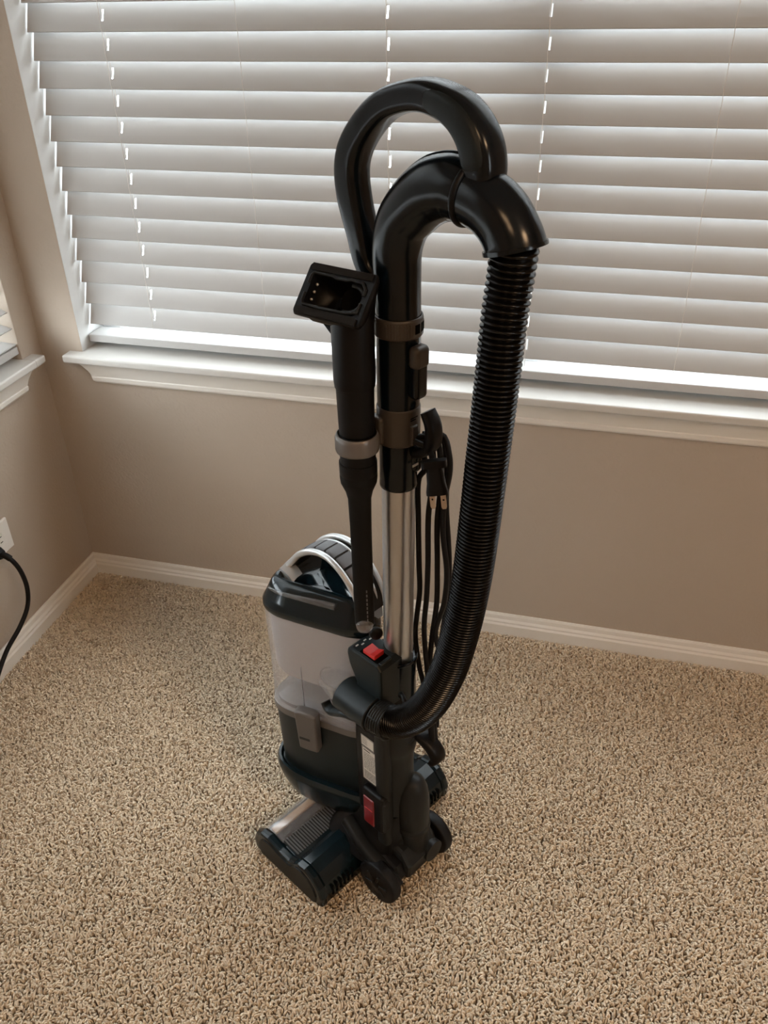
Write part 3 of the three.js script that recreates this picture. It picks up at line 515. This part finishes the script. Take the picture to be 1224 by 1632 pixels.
// --- floor nozzle
{
  const prof = [[-0.172, 0.006], [-0.1785, 0.018], [-0.1775, 0.036], [-0.170, 0.052], [-0.158, 0.0615], [-0.140, 0.0645], [-0.112, 0.0575], [-0.090, 0.0555], [-0.078, 0.060], [-0.066, 0.071], [-0.050, 0.0735], [-0.032, 0.066], [-0.018, 0.050], [-0.012, 0.030], [-0.014, 0.010], [-0.022, 0.004]];
  const noz = mesh('floor_nozzle', profileX(prof.map(([z, y]) => (z < -0.118 ? [Math.max(z, -0.166), Math.min(y, 0.040)] : [z, y])).filter((p, i, a) => i === 0 || Math.hypot(p[0] - a[i - 1][0], p[1] - a[i - 1][1]) > 0.001), -0.140, 0.140, 0.002), M.teal, vac);
  for (const s of [-1, 1]) {
    const big = prof.map(([z, y]) => [z + (z + 0.095) * 0.03, Math.max(0.001, y + 0.0022)]);
    mesh('end_cap', profileX(big, s < 0 ? -0.1545 : 0.138, s < 0 ? -0.138 : 0.1545, 0.005), M.teal, noz);
    mesh('end_panel', profileX(prof.map(([z, y]) => [-0.095 + (z + 0.095) * 0.86, 0.030 + (y - 0.030) * 0.78]), s < 0 ? -0.1562 : 0.152, s < 0 ? -0.152 : 0.1562, 0.001), M.charcoal, noz);
    // clear brush window
    mesh('brush_window', profileX([[-0.1785, 0.020], [-0.1775, 0.036], [-0.170, 0.052], [-0.158, 0.0615], [-0.140, 0.0645], [-0.120, 0.0598], [-0.120, 0.0578], [-0.140, 0.0625], [-0.157, 0.0597], [-0.1685, 0.0508], [-0.1755, 0.0355], [-0.1765, 0.020]], s < 0 ? -0.138 : 0.012, s < 0 ? -0.012 : 0.138), M.clearCrisp, noz);
    const gp = mesh('grille_plate', profileX([[-0.121, 0.0565], [-0.121, 0.0600], [-0.112, 0.0582], [-0.086, 0.0562], [-0.086, 0.0530]], s < 0 ? -0.136 : 0.030, s < 0 ? -0.030 : 0.136), M.charcoal, noz);
    for (let k = 0; k < 21; k++) { const x = (s < 0 ? -0.1335 : 0.0325) + k * 0.00505; mesh('grille_rib', profileX([[-0.1205, 0.0590], [-0.1205, 0.0613], [-0.112, 0.0598], [-0.0865, 0.0577], [-0.0865, 0.0556]], x - 0.0012, x + 0.0012), M.greyGrip, gp); }
    for (let k = 0; k < 6; k++) { const x = s * (0.128 - k * 0.0085); mesh('side_vent', box(x - 0.0019, 0.020, -0.0155, x + 0.0019, 0.043, -0.0112, 0.0008), M.dark, noz); }
  }
  mesh('centre_cover', profileX([[-0.176, 0.020], [-0.174, 0.046], [-0.160, 0.0635], [-0.140, 0.0665], [-0.100, 0.066], [-0.060, 0.078], [-0.030, 0.072], [-0.030, 0.020]], -0.030, 0.030, 0.003), M.black, noz);
  const brush = mesh('brush_roll', at(new THREE.CylinderGeometry(0.0165, 0.0165, 0.272, 28).rotateZ(Math.PI / 2), 0, 0.0395, -0.1535), M.blackMatte, noz);
  for (const s of [-1, 1]) mesh('bristle_strip', box(s < 0 ? -0.134 : 0.016, 0.0535, -0.1565, s < 0 ? -0.016 : 0.134, 0.0590, -0.1435, 0.0015), M.tan, brush);
}
// --- cord hooks and the wound power cord
{
  const up = mesh('cord_hook', sweep(curve([[0.010, 0.792, 0.034], [0.010, 0.797, 0.052], [0.010, 0.812, 0.0655], [0.010, 0.834, 0.0665], [0.010, 0.8505, 0.058]], 28), (t) => [0.005 + 0.0025 * Math.sin(Math.PI * t), 0.0125 - 0.002 * t], { sides: 18, n: 3 }), M.black, vac);
  mesh('cord_hook', sweep(curve([[0.016, 0.318, 0.030], [0.018, 0.312, 0.052], [0.020, 0.300, 0.068], [0.022, 0.284, 0.074], [0.022, 0.272, 0.068]], 24), (t) => [0.0055 + 0.003 * Math.sin(Math.PI * t), 0.013], { sides: 18, n: 3 }), M.black, vac);
  const strands = [
    [[0.020, 0.7976, 0.040], [0.0200, 0.7676, 0.0462], [0.0200, 0.7501, 0.0362], [0.0200, 0.6874, 0.0354], [0.0200, 0.6205, 0.0368], [0.0200, 0.5801, 0.0381], [0.0200, 0.5289, 0.0326], [0.0200, 0.4996, 0.0303], [0.0200, 0.4461, 0.0375], [0.0200, 0.4103, 0.0472], [0.02, 0.315, 0.063]],
    [[0.004, 0.8140, 0.0500], [0.0120, 0.8080, 0.0600], [0.0200, 0.7605, 0.0583], [0.0200, 0.7044, 0.0520], [0.0200, 0.6280, 0.0519], [0.0200, 0.5762, 0.0503], [0.0200, 0.5202, 0.0463], [0.0200, 0.4551, 0.0515], [0.0200, 0.4106, 0.0567], [0.0200, 0.3149, 0.0653]],
    [[0.000, 0.8180, 0.0480], [0.0200, 0.8130, 0.0600], [0.0300, 0.7566, 0.0625], [0.0300, 0.6929, 0.0578], [0.0300, 0.6262, 0.0591], [0.0300, 0.5646, 0.0592], [0.0300, 0.4945, 0.0514], [0.0300, 0.4187, 0.0480], [0.0300, 0.305, 0.0593]],
    [[0.010, 0.8190, 0.0510], [0.0300, 0.8140, 0.0640], [0.0300, 0.7920, 0.0742], [0.0300, 0.7715, 0.0758], [0.0300, 0.7248, 0.0682], [0.0300, 0.6785, 0.0673], [0.0300, 0.6242, 0.0749], [0.0300, 0.5717, 0.0721], [0.0300, 0.5096, 0.0580], [0.0300, 0.4702, 0.0678], [0.0300, 0.3776, 0.0555], [0.028, 0.31, 0.064]],
    [[0.014, 0.8160, 0.0480], [0.0360, 0.8090, 0.0560], [0.0400, 0.7696, 0.0625], [0.0400, 0.7179, 0.0628], [0.0400, 0.6264, 0.0705], [0.0400, 0.5635, 0.0680], [0.0400, 0.4567, 0.0571], [0.034, 0.33, 0.060]],
    [[-0.004, 0.8150, 0.0500], [0.004, 0.8060, 0.0660], [0.002, 0.790, 0.0745], [-0.003, 0.778, 0.0830], [-0.004, 0.772, 0.0855]],
  ];
  const cord = mesh('cord_loop', cable(strands[0], 0.0036, 80), M.rubber, vac);
  strands.slice(1).forEach((s) => mesh('cord_loop', cable(s, 0.0036, 80), M.rubber, vac));
  // plug held by its clip, blades down
  const ax = V(-0.15, -1, 0.30).normalize();
  const top = V(-0.005, 0.8000, 0.0810), along = (d) => top.clone().addScaledVector(ax, d);
  const plug = mesh('plug', sweep([0, 0.006, 0.014, 0.024, 0.034, 0.038].map(along), keyedPair([[0.0052, 0.0072], [0.0062, 0.0085], [0.0068, 0.0100], [0.0072, 0.0105], [0.0082, 0.0125], [0.0082, 0.0125]]), { sides: 22, n: 3.2, ref: V(0.6, 0, 0.8) }), M.rubber, vac);
  mesh('plug_clip', sweep([along(-0.002), along(0.006)], () => [0.0098, 0.0145], { sides: 18, n: 5, ref: V(0.6, 0, 0.8) }), M.black, plug);
  for (const s of [-1, 1]) {
    const o = V(0.6, 0, 0.8).multiplyScalar(s * 0.0063);
    const sh = new THREE.Shape(); sh.moveTo(-0.0031, 0); sh.lineTo(0.0031, 0); sh.lineTo(0.0031, -0.0145); sh.lineTo(0.002, -0.017); sh.lineTo(-0.002, -0.017); sh.lineTo(-0.0031, -0.0145); const hole = new THREE.Path(); hole.absarc(0, -0.0065, 0.0013, 0, Math.PI * 2, true); sh.holes.push(hole);
    const b = mesh('plug_blade', new THREE.ExtrudeGeometry(sh, { depth: 0.0014, bevelEnabled: false }).translate(0, 0, -0.0007), M.brass, plug);
    const p = along(0.038).add(o), Y = ax.clone().negate(), Z = V(-0.7, 0.15, 0.6); Z.addScaledVector(Y, -Z.dot(Y)).normalize();
    b.quaternion.setFromRotationMatrix(new THREE.Matrix4().makeBasis(new THREE.Vector3().crossVectors(Y, Z), Y, Z)); b.position.copy(p);
  }
}
// --- accessory clamp arm and its ring
const TX = -0.050, TZ = 0.0045;                                      // axis of the stored tools
{
  const a = mesh('tool_holder', [lathe([[0.0218, 0.8055], [0.0248, 0.8065], [0.0256, 0.8095], [0.0256, 0.823], [0.0238, 0.8275], [0.0218, 0.8285], [0.0218, 0.8055]], 48).translate(TX, 0, TZ)], M.taupeLight, vac);
  mesh('holder_arm', box(-0.0325, 0.8085, -0.002, -0.020, 0.8425, 0.020, 0.004).translate(0.002, 0, 0.003), M.taupeDark, a);
}
mesh('pivot_knob', [lathe([[0, 0.000], [0.0105, 0.000], [0.0115, 0.003], [0.0105, 0.008], [0.007, 0.0115], [0.003, 0.0095], [0, 0.0095]], 28).rotateX(Math.PI / 2).rotateY(-0.75).translate(-0.050, 0.5470, 0.004)], M.clearCrisp, vac);
mesh('wand_latch_knob', [lathe([[0, 0], [0.009, 0], [0.0095, 0.004], [0.007, 0.009], [0, 0.0085]], 24).rotateX(Math.PI / 2).rotateY(-0.75).translate(-0.030, 0.520, 0.004)], M.black, vac);

// ------------------------------------------------------------------ tools carried on the holder
const toWorld = (g) => { g.position.set(...VP); g.rotation.y = VT; return g; };
{
  const t = toWorld(thing('crevice_tool', 'black crevice tool with a long flat tip held blade down beside the wand', 'vacuum tool'));
  const body = mesh('collar', [lathe([[0.0198, 0.775], [0.0222, 0.7765], [0.0222, 0.790], [0.0208, 0.792], [0.0206, 0.8262], [0.019, 0.8275]], 44).translate(TX, 0, TZ)], M.black, t);
  const tip = mesh('tip', loft([[0.792, 0.0221, 0.0221], [0.770, 0.0222, 0.0222], [0.764, 0.0215, 0.0212], [0.752, 0.0165, 0.0145], [0.742, 0.0140, 0.0105], [0.70, 0.0132, 0.0088], [0.62, 0.0130, 0.0080], [0.562, 0.0129, 0.0074], [0.548, 0.0126, 0.0060]].map(([y, a, b]) => { const r = []; for (let i = 0; i < 32; i++) { const th = i / 32 * Math.PI * 2, c = Math.cos(th), s = Math.sin(th), k = 2 / (y > 0.75 ? 2 : 3); const u = a * Math.sign(c) * Math.abs(c) ** k, w = b * Math.sign(s) * Math.abs(s) ** k; r.push(V(TX + u * 0.72 - w * 0.69, y, TZ + u * 0.69 + w * 0.72)); } return r; })), M.blackMatte, t);
  for (let k = 0; k < 8; k++) mesh('relief_notch', box(-0.0008, 0.556 + k * 0.0068, 0.0066, 0.0008, 0.5600 + k * 0.0068, 0.0086, 0.0003).translate(0.004, 0, 0).rotateY(-0.764).translate(TX, 0, TZ), M.greyGrip, tip);
}
{
  const t = toWorld(thing('upholstery_tool', 'black upholstery tool with wide open mouth standing above the crevice tool', 'vacuum tool'));
  mesh('neck', [lathe([[0.0192, 0.829], [0.0202, 0.8295], [0.0212, 0.884], [0.0225, 0.886], [0.0232, 0.8925], [0.0232, 0.962], [0.019, 0.969]], 44).translate(TX, 0, TZ)], M.black, t);
  // mouth frame: long axis h, short axis v, opening along nrm
  const al = 81.5 * rad, be = 41 * rad;
  const h = V(Math.cos(al), 0, Math.sin(al)), nh = V(-Math.sin(al), 0, Math.cos(al)), v = V(0, Math.cos(be), 0).addScaledVector(nh, -Math.sin(be)), nrm = nh.clone().multiplyScalar(Math.cos(be)).add(V(0, Math.sin(be), 0));
  const C = V(-0.0605, 0.9865, -0.0085);
  const P = (a, b, d) => C.clone().addScaledVector(h, a).addScaledVector(v, b).addScaledVector(nrm, d);
  const rect = (a, b, d, r, sa = 0, sb = 0) => { const pts = []; for (const [cx, cy, a0] of [[a - r, b - r, 0], [-a + r, b - r, 90], [-a + r, -b + r, 180], [a - r, -b + r, 270]]) for (let i = 0; i <= 5; i++) { const th = (a0 + i * 18) * rad; pts.push(P(cx + r * Math.cos(th) + sa, cy + r * Math.sin(th) + sb, d)); } return pts; };
  const neckRing = (y, r) => { const pts = []; const n = 24; for (let i = 0; i < n; i++) { const q = rect(0.04, 0.024, 0, 0.01)[i]; const dx = q.clone().sub(C); const ang = Math.atan2(dx.dot(v), dx.dot(h)); pts.push(V(TX, y, TZ).addScaledVector(h, r * Math.cos(ang)).addScaledVector(nh, -r * Math.sin(ang))); } return pts; };
  // hollow head: outside from the neck up to the lip, then inside back down
  const head = mesh('mouth', loft([neckRing(0.930, 0.0225), neckRing(0.945, 0.0228), rect(0.034, 0.022, -0.022, 0.012), rect(0.0428, 0.0285, -0.006, 0.006), rect(0.0440, 0.0297, 0.000, 0.005), rect(0.0430, 0.0287, 0.0025, 0.005), rect(0.0345, 0.0185, 0.002, 0.004), rect(0.033, 0.017, -0.010, 0.004), rect(0.026, 0.013, -0.022, 0.008), rect(0.018, 0.010, -0.030, 0.008)]), M.black, t);
  const strip = (b0, b1, s) => { const a = 0.0395; return loft([[-a, b0], [-a, b1], [a, b1], [a, b0]].map(() => null).length ? [0, 1].map((k) => [[-a, b0], [a, b0], [a * 0.98, b1], [-a * 0.98, b1]].map(([x, y]) => P(x, y, 0.0025 + k * 0.0022))) : [], { crease: 0.3 }); };
  mesh('lint_pad', strip(0.0205, 0.0280), M.velvet, head); mesh('lint_pad', strip(-0.0280, -0.0205), M.velvet, head);
  // raised inner bead around the opening
  const bead = (pts, r) => sweep(pts, () => [r, r], { sides: 8, ref: nrm });
  const inner = [[0.036, 0.004], [0.0362, 0.0105], [0.030, 0.0170], [0.014, 0.0182], [0.010, 0.0165], [-0.004, 0.0165], [-0.009, 0.0182], [-0.0335, 0.0182], [-0.0362, 0.0150], [-0.0362, 0.006]];
  const lo = [[0.0362, -0.004], [0.0362, -0.0145], [0.022, -0.0172], [-0.012, -0.0180], [-0.0335, -0.0172], [-0.0362, -0.0130], [-0.0362, -0.0045]];
  for (const L of [inner, lo]) mesh('inner_bead', bead(L.map(([a, b]) => P(a, b, 0.0028)), 0.0018), M.charcoal, head);
  mesh('throat', [sweep([P(0.020, 0.001, -0.0135), P(0.012, 0, -0.024)], () => [0.0165, 0.0165], { sides: 28, ref: v })], M.dark, head);
  mesh('throat_lip', sweep(Array.from({ length: 25 }, (_, i) => { const th = (-95 + i * 7.9) * rad; return P(0.014 + 0.0185 * Math.cos(th), 0.001 + 0.0150 * Math.sin(th), -0.006); }), (t2) => [0.0028, 0.0020], { sides: 10, ref: nrm }), M.charcoal, head);
  for (const [a, b] of [[-0.031, 0.0085], [-0.031, 0.000], [-0.031, -0.0085]]) { const s = mesh('rivet', new THREE.SphereGeometry(0.0017, 12, 8), M.silver, head); s.position.copy(P(a, b, -0.005)); }
  mesh('under_rail', loft([0, 1].map((k) => [[-0.024, -0.0262], [0.012, -0.0262], [0.012, -0.0290], [-0.024, -0.0290]].map(([x, y]) => P(x, y, -0.012 + k * 0.007))), { crease: 0.3 }), M.black, head);
}

renderer.render(scene, camera);
